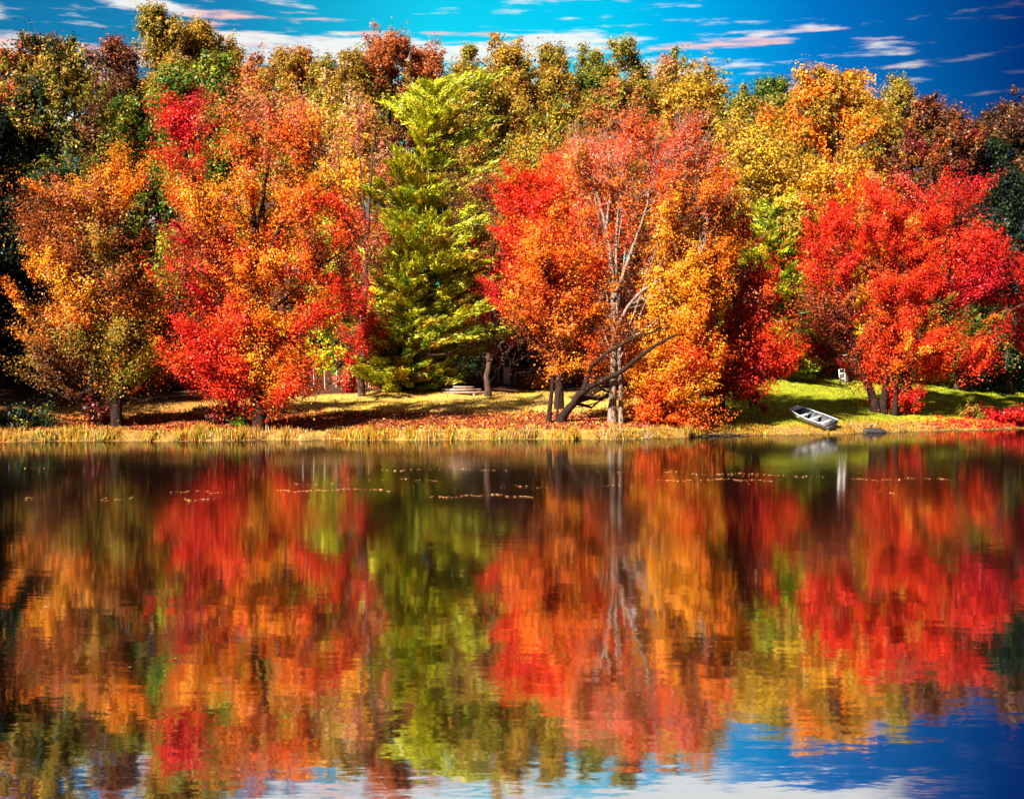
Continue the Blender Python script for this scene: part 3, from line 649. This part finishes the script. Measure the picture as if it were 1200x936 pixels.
# ================================================================== FOREST
GO = 'gold:3 oldgold:4 olive:3'
FT = [  # label, cx, top, half width, bottom, distance, palette, extra
 ('dark green tree with rust tipped crown at the far left skyline', 8, 55, 42, 330, 118, 'dgreen:4 rust:2 olive:2', {}),
 ('big round green tree turning orange, left end of the forest', 68, 52, 72, 340, 100, 'green:3 olive:4 dgreen:3 oldgold:2 rust:1.4', dict(n=150)),
 ('dark brown crown between the green tree and the golden tower', 135, 52, 34, 220, 132, 'brown:3 dbrown:3 rust:2', {}),
 ('tallest golden crown, rising above the skyline at left', 190, 21, 44, 240, 134, GO, dict(n=120)),
 ('second golden crown just right of the tallest one', 236, 38, 34, 220, 136, GO, {}),
 ('narrow golden crown right of the two golden towers', 265, 47, 26, 220, 138, GO, {}),
 ('russet topped crown above the flame orange maple', 338, 60, 44, 220, 134, 'russet:3 oldgold:4 rust:1 olive:1', {}),
 ('low russet crown right of the narrow golden crown', 297, 72, 26, 220, 136, 'russet:4 oldgold:2 brown:2', {}),
 ('olive gold crown left of the tall russet crown', 398, 66, 40, 240, 130, 'gold:3 oldgold:3 olive:2 tan:1', {}),
 ('tall russet red crown on the middle skyline', 453, 40, 36, 220, 134, 'russet:5 rust:3 brown:2', {}),
 ('shorter russet crown right of the tall russet one', 502, 58, 28, 230, 136, 'russet:4 rust:3 oldgold:1', {}),
 ('dark olive crown above the pine\'s right side', 548, 66, 36, 260, 132, 'olive:3 oldgold:3 brown:2', {}),
 ('orange gold crown at the middle of the skyline', 592, 48, 40, 260, 130, 'oldgold:4 gold:2 russet:3', {}),
 ('olive gold crown right of the orange gold one', 650, 57, 32, 250, 133, GO, {}),
 ('green olive crown on the skyline over the bright red maple', 690, 62, 27, 240, 136, 'olive:4 green:2 oldgold:2', {}),
 ('green crown with gold flecks above the pale forking trunks', 736, 57, 38, 240, 132, 'olive:3 oldgold:3 green:2', {}),
 ('thin brownish pink crown right of the gold flecked one', 782, 74, 22, 220, 137, 'russet:3 tan:1 oldgold:2', dict(per=70)),
 ('rounded bright gold crown left of the skyline gap', 820, 77, 40, 250, 126, 'gold:4 oldgold:3 orange:1', {}),
 ('green crown in the skyline gap', 872, 112, 26, 240, 134, 'green:3 olive:4 oldgold:1', {}),
 ('dark green ragged crown right in the skyline gap', 905, 100, 28, 230, 136, 'dgreen:3 green:3 olive:2', dict(per=90)),
 ('large amber dome shaped tree on the right skyline', 978, 90, 68, 290, 116, 'amber:4 oldgold:3 orange:3 rust:1', dict(n=190)),
 ('olive brown crown right behind the amber dome', 1055, 93, 36, 240, 128, 'oldgold:3 olive:4 brown:2', {}),
 ('large dark red brown tree right of the amber dome', 1093, 124, 52, 330, 114, 'dbrown:5 rust:1.5 brown:2 maroon:3', dict(n=130)),
 ('dark crown with brown tips at the right skyline', 1186, 114, 44, 320, 120, 'dbrown:5 brown:2 dgreen:4 oldgold:.6', {}),
 ('dark green tree between the two dark brown ones', 1147, 160, 34, 340, 117, 'dgreen:5 black:3', {}),
 ('brown crown beyond the right edge of the picture', 1270, 110, 60, 330, 122, 'dbrown:4 brown:2 dgreen:3', {}),
 ('bright green dome left of the flame orange maple\'s top', 232, 76, 54, 240, 118, 'bgreen:4 green:4 olive:1 ygreen:1', dict(n=120)),
 ('mid green tree with yellow tufts behind the dull orange maple', 172, 118, 42, 340, 106, 'green:3 olive:4 ygreen:1.5 dgreen:2', {}),
 ('golden olive tree behind the flame orange maple', 315, 92, 60, 300, 114, 'oldgold:4 gold:3 olive:2 ygreen:1', dict(n=120)),
 ('pale gold tree left of the pine\'s top', 392, 88, 56, 330, 110, 'gold:4 tan:2 oldgold:3 ygreen:2', dict(n=120)),
 ('amber pink tree between the brick red oak and the pine', 430, 136, 44, 320, 103, 'amber:3 gold:3 pink:2 oldgold:2', {}),
 ('tall gold oak right of the pine', 572, 100, 52, 360, 114, 'oldgold:4 olive:3 gold:2', dict(n=120)),
 ('yellow olive oak above the bright red maple', 642, 112, 54, 340, 112, 'gold:3 olive:3 oldgold:3 ygreen:2', dict(n=120)),
 ('brown gold oak behind the pale forking trunks', 722, 108, 54, 340, 114, 'oldgold:3 russet:3 olive:2 brown:1', dict(n=120)),
 ('gold brown oak right of the pale forking trunks', 800, 112, 50, 350, 112, 'oldgold:4 gold:3 rust:1', dict(n=120)),
 ('yellow gold tree below the skyline gap', 893, 152, 64, 360, 104, 'gold:5 yellow:1 oldgold:3 tan:1 olive:1', dict(n=140)),
 ('golden tree under the amber dome', 990, 190, 66, 400, 103, 'gold:4 amber:3 oldgold:3 orange:1', dict(n=120)),
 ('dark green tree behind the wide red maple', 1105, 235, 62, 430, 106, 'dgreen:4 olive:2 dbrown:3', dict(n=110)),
 ('nearly black green tree at the right edge', 1182, 205, 52, 440, 105, 'black:4 dgreen:4', dict(n=120)),  # black leaf colours stand in for the darkened right edge
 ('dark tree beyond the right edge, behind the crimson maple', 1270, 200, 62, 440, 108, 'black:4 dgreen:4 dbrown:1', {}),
 ('nearly black green tree behind the dull orange maple', 55, 210, 62, 450, 92, 'black:3 dgreen:5 green:1', dict(n=120)),  # here and below, black leaf colours stand in for the darkened left edge
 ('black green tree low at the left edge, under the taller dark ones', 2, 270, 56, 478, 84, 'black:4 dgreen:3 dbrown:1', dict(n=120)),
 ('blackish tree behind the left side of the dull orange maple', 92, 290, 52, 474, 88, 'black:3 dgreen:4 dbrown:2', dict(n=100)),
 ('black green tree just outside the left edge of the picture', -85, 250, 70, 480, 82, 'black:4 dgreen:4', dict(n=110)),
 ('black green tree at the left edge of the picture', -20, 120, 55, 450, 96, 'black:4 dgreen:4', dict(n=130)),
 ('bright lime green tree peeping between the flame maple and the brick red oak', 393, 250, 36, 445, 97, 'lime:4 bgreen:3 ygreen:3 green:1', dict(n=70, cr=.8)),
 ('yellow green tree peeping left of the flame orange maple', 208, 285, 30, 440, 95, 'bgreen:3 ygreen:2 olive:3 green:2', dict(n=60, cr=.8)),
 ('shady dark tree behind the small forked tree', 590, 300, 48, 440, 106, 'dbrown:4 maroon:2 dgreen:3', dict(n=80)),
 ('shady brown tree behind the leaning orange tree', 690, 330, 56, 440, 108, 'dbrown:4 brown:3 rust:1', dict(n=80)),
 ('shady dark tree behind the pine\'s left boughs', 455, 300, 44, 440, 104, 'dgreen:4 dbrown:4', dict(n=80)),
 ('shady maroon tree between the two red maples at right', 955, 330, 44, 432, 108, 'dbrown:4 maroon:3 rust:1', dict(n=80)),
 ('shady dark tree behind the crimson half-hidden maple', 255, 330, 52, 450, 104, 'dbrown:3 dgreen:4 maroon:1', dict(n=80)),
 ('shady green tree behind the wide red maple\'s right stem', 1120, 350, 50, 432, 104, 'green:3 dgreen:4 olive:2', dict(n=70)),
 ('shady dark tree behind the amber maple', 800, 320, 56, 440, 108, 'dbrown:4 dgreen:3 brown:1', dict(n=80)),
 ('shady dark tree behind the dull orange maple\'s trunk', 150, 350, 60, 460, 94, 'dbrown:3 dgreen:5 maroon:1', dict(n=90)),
]
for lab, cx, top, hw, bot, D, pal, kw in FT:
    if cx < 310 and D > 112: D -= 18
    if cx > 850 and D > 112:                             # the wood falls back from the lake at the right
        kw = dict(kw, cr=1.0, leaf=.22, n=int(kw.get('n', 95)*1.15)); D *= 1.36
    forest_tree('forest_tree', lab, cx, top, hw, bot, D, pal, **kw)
for k, cx in enumerate((-10, 40, 95, 140, 185, 235, 280, 330, 375, 425, 475, 520, 565, 610, 655, 700, 745, 790, 830, 875, 915, 960, 1010, 1060, 1110, 1160, 1215)):
    forest_tree('forest_tree', 'olive brown tree deep in the forest, glimpsed between the nearer crowns', cx, (84 if cx < 840 else 128)+rng.uniform(-6, 12), 44, 400, (146 if cx < 840 else 182)+rng.uniform(-3, 3), ('oldgold:4 olive:3 brown:3' if cx < 980 else 'dbrown:4 dgreen:4 brown:1'), n=60, per=80, leaf=.3, cr=1.2, group='trees deep in the forest')
pine('pine_tree', 'lime green pine with an open crown, between the scarlet maple and the wide red maple', [(905, 440), (906, 360), (904, 320), (901, 245)], 101,
     [(0, 36), (.2, 52), (.35, 60), (.6, 50), (.85, 30), (1, 8)], 'bgreen:4 ygreen:4 lime:2 green:2 gold:1', r0=.25, levels=18, per=110)
# unseen trees added on the left shore, out of view, to shade the left end
for k, (x, y, h, hw) in enumerate(((-41, 57, 18, 4.5), (-39.5, 66, 24, 5.5), (-47, 68, 30, 7.0), (-45, 80, 30, 7))):
    cx = 600+x/y*F; top = YH+(HC-h)*F/y; bot = YH+(HC-3)*F/y
    forest_tree('forest_tree', 'added dark evergreen on the left shore, outside the picture, put there to shade its left end', cx, top, hw/y*F, bot, y, 'dgreen:4 black:2', group='added shade trees on the left shore', per=60, cr=1.4, leaf=.34)

# ---- undergrowth
UG = 'shrubs under the trees'
for lab, cx, cy, rx, ry, D, pal, kw in [
 ('dark maroon bush at the foot of the dull orange maple', 118, 482, 30, 16, D1+.5, 'maroon:3 dbrown:4 brown:1', {}),
 ('black green bush on the bank in the left corner', 30, 497, 46, 16, D1-1, 'dgreen:4 black:3 olive:1', dict(n=40)),
 ('low dark bush left of the flame maple\'s trunk', 258, 490, 20, 10, D2+2, 'dbrown:3 maroon:3', dict(n=16)),
 ('small blue green bush between the two left trunks', 281, 496, 8, 10, D2+.2, 'green:4 bgreen:1', dict(n=10)),
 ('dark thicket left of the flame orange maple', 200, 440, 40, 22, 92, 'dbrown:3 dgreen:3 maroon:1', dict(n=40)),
 ('pinkish red bush behind the fence at the lawn edge', 412, 447, 18, 14, D3+2, 'pink:3 red:2 russet:2 crimson:1', {}),
 ('rusty bush under the pine\'s left boughs', 446, 444, 14, 16, Dp+4, 'rust:3 red:2 russet:2', dict(n=18)),
 ('dark grey brown bush under the pine\'s right boughs', 487, 448, 24, 14, Dp+3, 'dbrown:4 brown:2 olive:1', {}),
 ('tan tangled bush left of the pale timber', 515, 450, 14, 12, Dp+2, 'tan:4 gold:2 russet:2', dict(n=18)),
 ('low orange bush right of the garden gate', 638, 453, 24, 8, 96, 'orange:3 rust:3 amber:2', {}),
 ('orange red bush at the back of the straw lawn', 660, 445, 30, 14, 99, 'rust:4 orange:2 brown:2', {}),
 ('red bush at the foot of the wide red maple', 1055, 468, 25, 18, D9+.5, 'red:4 scarlet:2 crimson:3 rust:2', dict(n=44)),
 ('scarlet low bush by the water at the right edge', 1178, 488, 30, 7, D9+1.6, 'crimson:4 red:3 maroon:2', dict(n=34)),
 ('brownish bush left of the scarlet low one', 1138, 485, 15, 7, D9+1.2, 'oldgold:3 olive:2 rust:3', dict(n=14)),
 ('dark red low bush beyond the right edge', 1235, 486, 30, 12, D9+3, 'crimson:3 maroon:2', {}),
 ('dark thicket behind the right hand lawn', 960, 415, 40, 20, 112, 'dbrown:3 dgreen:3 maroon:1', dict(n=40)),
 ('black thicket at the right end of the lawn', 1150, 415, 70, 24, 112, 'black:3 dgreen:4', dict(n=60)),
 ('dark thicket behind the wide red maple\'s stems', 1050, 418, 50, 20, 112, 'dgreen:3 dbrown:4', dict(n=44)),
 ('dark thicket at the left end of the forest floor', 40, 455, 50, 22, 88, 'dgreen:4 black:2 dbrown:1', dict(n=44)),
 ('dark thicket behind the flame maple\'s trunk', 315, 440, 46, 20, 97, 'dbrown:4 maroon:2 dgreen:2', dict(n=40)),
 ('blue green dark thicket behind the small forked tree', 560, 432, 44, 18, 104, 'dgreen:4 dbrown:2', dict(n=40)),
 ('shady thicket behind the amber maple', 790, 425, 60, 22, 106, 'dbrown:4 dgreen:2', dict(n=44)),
 ('brown sapling leaves beside the scarlet maple\'s trunk', 880, 462, 10, 7, D7, 'rust:3 olive:2', dict(n=8)),
 ('orange sapling by the rowboat\'s bow', 894, 479, 5, 5, D_for(894, 484), 'orange:3 pink:2', dict(n=7, per=40)),
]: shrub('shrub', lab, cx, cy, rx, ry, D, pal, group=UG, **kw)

# ================================================================== OBJECTS
def frame_at(o, loc, heading=0.0, pitch=0.0, roll=0.0):
    from mathutils import Euler
    o.location = [float(v) for v in loc]; o.rotation_euler = Euler((roll, pitch, heading), 'XYZ')
# ---- rowboat: x along the keel from stern (0) to bow (L)
Lb = 3.3; ST = np.linspace(0, 1, 15)
def hull_section(t, off=0.0):
    hw = np.interp(t, [0, .4, .75, 1], [.58, .66, .58, .36])-off
    bw = np.interp(t, [0, .4, .75, 1], [.46, .50, .42, .24])-off*.8
    zb = np.interp(t, [0, .55, .8, 1], [0, 0, .07, .26])+off
    zs = np.interp(t, [0, .5, 1], [.46, .47, .58])
    x = t*Lb if off == 0 else np.clip(t*Lb, .03, Lb-.04)
    return [(x, -hw, zs), (x, -bw, zb), (x, 0, zb-.015), (x, bw, zb), (x, hw, zs)]
boat = empty('rowboat', (0, 0, 0), 'small pale metal rowboat with bench seats, hauled bow first onto the grassy bank', 'boat')
def loft(off, flip):
    v = np.array([hull_section(t, off) for t in ST]).reshape(-1, 3); f = []
    for i in range(len(ST)-1):
        for j in range(4):
            a = i*5+j; q = [a, a+5, a+6, a+1]; f.append(q[::-1] if flip else q)
    e = (len(ST)-1)*5
    for b, fl in ((0, False), (e, True)):
        for q in ([b, b+1, b+2, -1], [b+2, b+3, b+4, -1], [b, b+2, b+4, -1]):
            f.append(q)
    return v, f
mb = MB(); mb.add(*loft(0, False)); mb.out('hull', ALU, boat)
mb = MB(); mb.add(*loft(.022, True)); 
for t in (.12, .27, .42, .57, .72, .86):
    s_ = hull_section(t, .035); mb.tube([np.array(q)+[0, 0, .01] for q in s_], .014, 4)
mb.out('inner_lining', ALUD, boat)
mb = MB()
for s_ in (0, 4):
    mb.tube([np.array(hull_section(t)[s_])+[0, 0, .01] for t in ST], .026, 6)
mb.out('gunwale', ALUW, boat, True)
for t in (.16, .44, .70):
    q = hull_section(t, .02); hw_ = abs(q[0][1])*.96
    mb = MB(); mb.box((t*Lb, 0, .335), (.22, 2*hw_, .035)); mb.out('bench_seat', ALUW, boat)
mb = MB(); mb.add([(Lb*.87, -.46, .545), (Lb*.87, .46, .545), (Lb+.01, .37, .60), (Lb+.01, -.37, .60)], [[0, 3, 2, 1]])
mb.box((Lb*.935, 0, .548), (.30, .78, .03)); mb.out('bow_deck', ALUW, boat)
mb = MB(); mb.box((-.022, 0, .37), (.04, 1.06, .22)); mb.box((-.024, 0, .16), (.036, .90, .20)); mb.out('transom_board', ALUD, boat)
Db = D_for(972, 503)
A = np.array([(974-600)/F*(Db-.3), Db-.3]); Bq = at(934, 489, Db+1.9)
dx, dy = Bq[0]-A[0], (Db+1.9)-A[1]
zA = float(ground(*A))
hl = math.hypot(dx, dy); hd = math.atan2(dy, dx)
zB = float(ground(A[0]+dx/hl*Lb, A[1]+dy/hl*Lb))
boat.location = (A[0], A[1], max(zA, .02)+.10)
boat.rotation_mode = 'XYZ'
boat.scale = (.92, .92, .92)
boat.rotation_euler = (math.radians(-14), -math.atan2(zB+.12-max(zA, .02), Lb), hd)

# ---- driftwood and logs at the water line
def log(name, label, cat, pts, r, mat, group=None, k=8):
    p = np.array(pts); o = empty(name, p[0], label, cat, group)
    mb = MB(); mb.tube(p, r, k); mb.out('trunk', mat, o, True, p[0]); return o, p[0]
Dl = D_for(835, 506)
def wl(px, py): D = HC*F/(py-YH); return ((px-600)/F*D, D)
xx = np.linspace(*[wl(q, 509)[0] for q in (802, 874)], 9); yy = shore(xx)-.35
p = np.stack([xx, yy, .06+.03*np.sin(xx*5)], 1)
o, org = log('driftwood_log', 'long thin dark driftwood log lying along the waterline before the lawn', 'log', p, np.array([.03, .05, .06, .055, .06, .05, .045, .03, .015]), WETWOOD)
for q in (2, 5, 6):
    mb = MB(); mb.tube([p[q], p[q]+np.array([.25, -.1, .06]), p[q]+np.array([.6, -.12, .04])], [.025, .015, .006], 4)
    mb.out('branch', WETWOOD, o, True, org)
x0, y0 = wl(1021, 507); y0 = float(shore(x0))-.4
p = np.array([(x0-.85, y0, .05), (x0-.6, y0-.02, .09), (x0-.2, y0, .13), (x0+.2, y0+.03, .12), (x0+.6, y0, .10), (x0+.88, y0, .05)])
o, org = log('waterlogged_log', 'short thick dark log half afloat at the waterline right of the rowboat', 'log', p, np.array([.08, .14, .17, .17, .13, .07]), WETWOOD)
mb = MB(); mb.tube([(x0-.1, y0, .2), (x0-.02, y0+.03, .38), (x0+.12, y0+.05, .46)], [.12, .08, .03], 7); mb.tube([(x0+.3, y0, .18), (x0+.55, y0+.05, .30)], [.06, .03], 6)
mb.out('stub', WETWOOD, o, True, org)
x0, y0 = wl(753, 512); y0 = float(shore(x0))-.1
o = empty('dead_branch', (x0, y0, 0), 'bleached bare branch sticking up from the water under the amber maple', 'branch')
mb = MB()
for e in ((.12, .1, .95), (-.2, 0, .75), (.3, -.1, .6), (-.35, -.1, .45), (.5, 0, .3)):
    mb.tube(path((x0, y0, -.1), np.array([x0, y0, 0])+e, .04, 6, .05), np.linspace(.035, .01, 6), 5)
mb.out('twigs', BARKP, o, True, (x0, y0, 0))

# ---- things at the far edge of the lawn
Dg = 97.5; x0 = at(594, 450, Dg)[0]; z0 = float(ground(x0, Dg))
gate = empty('garden_gate', (x0, Dg, z0), 'narrow pale wooden gate frame with a boarded lower half, right of the small forked tree', 'gate')
for s_ in (-.2, .2):
    mb = MB(); mb.box((s_, 0, .9), (.07, .07, 1.9)); mb.out('post', LITLOOKWOOD, gate)
for zz, hh_ in ((1.82, .09), (1.12, .07)):
    mb = MB(); mb.box((0, 0, zz), (.33, .055, hh_)); mb.out('rail', LITLOOKWOOD, gate)
mb = MB()
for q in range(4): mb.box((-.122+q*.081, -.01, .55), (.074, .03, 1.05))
mb.out('board_panel', LITLOOKWOOD, gate)
# wire fence at the back of the lawn, in two runs
def fence(label, x0, x1, D0, D1_, n, h=1.2, lean=.08):
    X0 = (x0-600)/F*D0; X1 = (x1-600)/F*D1_
    o = empty('wire_fence', (X0, D0, float(ground(X0, D0))), label, 'fence', 'wire fences behind the lawn'); org = np.array(o.location)
    tops = []
    for q in range(n):
        t = q/(n-1); X = X0+(X1-X0)*t; Y = D0+(D1_-D0)*t; z = float(ground(X, Y)); l = rng.normal(0, lean)
        mb = MB(); mb.tube([(X, Y, z-.2), (X+l*.5, Y, z+h*.55), (X+l, Y, z+h*rng.uniform(.9, 1.1))], [.045, .04, .04], 6); mb.out('post', OLDWOOD, o, True, org)
        tops.append((X+l*.8, Y, z))
    mb = MB()
    for f in (.3, .6, .9):
        mb.tube([(a, b, c+h*f) for a, b, c in tops], .008, 3, cap=False)
    mb.out('wire', BARKM, o, True, org)
fence('post and wire fence with leaning pale posts, left of the brick red oak', 355, 445, 94.5, 96, 8)
fence('post and wire fence behind the small forked tree and the gate', 545, 660, 98, 99, 7, .95)
Dt = D_for(541, 462); x0 = at(541, 462, Dt)[0]; z0 = float(ground(x0, Dt))
o = empty('timber_stack', (x0, Dt, z0), 'low stack of pale pinkish planks in the straw grass between pine and forked tree', 'timber')
for q in range(7):
    mb = MB(); lay = q//3
    mb.box((rng.normal()*.12, (q % 3-1)*.24, .12+lay*.17), (2.3-.45*lay+rng.normal()*.3, .21, .12)); 
    b = mb.out('plank', STONE, o); b.rotation_euler = (0, rng.normal()*.02, rng.normal()*.07)
for s_ in (-.8, .8):
    mb = MB(); mb.box((s_, 0, -.02), (.12, .72, .13)); mb.out('bearer', OLDWOOD, o)
# white ladder-like frame in the shade behind the right-hand lawn
Dw = 101; c = at(988, 430, Dw); x0 = c[0]; z0 = float(ground(x0, Dw))
o = empty('wooden_frame', (x0, Dw, z0), 'white painted ladder-like wooden frame in the dark gap left of the wide red maple', 'frame')
for s_ in (-.19, .19):
    mb = MB(); mb.box((s_, 0, 1.02), (.085, .06, 2.15)); mb.out('upright', WHITEWOOD, o)
for zz in (.45, .85, 1.15, 1.62, 1.98):
    mb = MB(); mb.box((0, -.008, zz), (.29, .05, .11)); mb.out('rung', WHITEWOOD, o)
mb = MB(); mb.box((.1, -.065, 2.12), (.80, .05, .10)); mb.out('top_bar', WHITEWOOD, o)
o.rotation_euler = (0, math.radians(-5), 0)

# ================================================================== SKY, SUN, CAMERA
W = bpy.data.worlds.new('World'); S.world = W; W.use_nodes = True
E.nt = W.node_tree; E.nt.nodes.clear()
wo = E.nt.nodes.new('ShaderNodeOutputWorld'); bg = E.nt.nodes.new('ShaderNodeBackground')
sky = E.nt.nodes.new('ShaderNodeTexSky'); sky.sky_type = 'NISHITA'; sky.sun_disc = False
sd = -SUN
sky.sun_elevation = math.asin(sd[2]); sky.sun_rotation = math.atan2(sd[0], sd[1])
gen = node('ShaderNodeTexCoord').outputs['Generated']
sp = node('ShaderNodeSeparateXYZ'); link(gen, sp.inputs[0])
dx_, dy_, dz_ = (E(q) for q in sp.outputs[:3])
u = E.m('ARCTAN2', dx_, dy_); v = E.m('ARCSINE', dz_)
def gauss(u0, v0, su, sv):
    a = (u-u0)/su; b = (v-v0)/sv
    return E.m('EXPONENT', (a*a+b*b)*-1.0)
tint = ramp(u.step(-.5, .5)*1.0, [(0, (.02, .30, .42)), (.22, (.03, .42, .50)), (.42, (.02, 1.05, .86)), (.60, (.0, .95, .84)), (.70, (.0, .60, .74)), (.80, (.002, .26, .50)), (.95, (.001, .02, .12))])
hs = node('ShaderNodeHueSaturation', Saturation=1.25, Value=1.0); link(sky.outputs[0], hs.inputs['Color'])
base = mixc(1.0, hs.outputs[0], tint, 'MULTIPLY')
def cn(su_, sv_, sc, seed, det=5.0):
    return E(node('ShaderNodeTexNoise', Vector=xyz(u*su_+seed, v*sv_, seed), Scale=sc, Detail=det, Roughness=.55).outputs[0])
n1 = cn(5, 42, 1.0, 3.1); n2 = cn(11, 120, 1.0, 8.7, 4.0)
cl = n1*.45+n2*.55+(cn(3, 20, 1.0, 1.7, 2.0)-.5)*.45+(cn(16, 210, 1.0, 4.4, 3.0)-.5)*.35+(cn(15, 75, 1.0, 6.6, 5.0)-.5)*.8+(cn(40, 260, 1.0, 2.2, 3.0)-.5)*.25
band = gauss(-.19, .226, .26, .017)*.24 + gauss(.0, .226, .14, .014)*.16 + gauss(.05, .235, .05, .007)*.14 + gauss(.158, .244, .045, .006)*.17 + gauss(.19, .232, .03, .004)*.12
band = band + gauss(-.04, .305, .24, .026)*.7 + gauss(.22, .290, .07, .018)*.75 - gauss(.27, .255, .10, .03)*.18 - gauss(-.02, .255, .3, .010)*.03
mask = (cl*1.35-.175+band*.8+u.step(.12, .3)*-.03).step(.475, .70)
pk = cn(9, 60, 1.0, 5.5, 2.0).step(.5, .64)
ccol = mixc(pk, (4.6, 4.6, 4.5), (4.9, 3.0, 2.9))
lowr = u.step(.22, .36)
ccol = mixc(lowr, ccol, (.4, .4, .9))
skyc = mixc(mask*.93, base, ccol)
link(skyc, bg.inputs[0]); bg.inputs[1].default_value = .052
link(bg.outputs[0], wo.inputs[0])

sl = bpy.data.lights.new('sun', 'SUN'); sl.energy = 5.0; sl.angle = math.radians(.5); sl.color = (1, .93, .80)
so = bpy.data.objects.new('sun', sl); COL.objects.link(so); so.location = (-60, -30, 60)
so.rotation_euler = Vector(SUN).to_track_quat('-Z', 'Y').to_euler()

cam = bpy.data.cameras.new('camera'); co = bpy.data.objects.new('camera', cam); COL.objects.link(co)
co.location = (0, 0, HC); co.rotation_euler = (math.radians(90), 0, 0)
cam.sensor_width = 36; cam.lens = 36*F/1200; cam.shift_y = -20/1200; cam.clip_end = 3000; cam.clip_start = .1
S.camera = co
print('FACES', sum(len(o.data.polygons) for o in S.objects if o.type == 'MESH'))
S.view_settings.view_transform = 'Standard'; S.view_settings.look = 'None'; S.view_settings.gamma = 1
S.view_settings.exposure = 2.0
cy = S.cycles
cy.max_bounces = 6; cy.diffuse_bounces = 2; cy.glossy_bounces = 3; cy.transmission_bounces = 3; cy.transparent_max_bounces = 4
cy.use_denoising = True
cy.caustics_reflective = False; cy.caustics_refractive = False
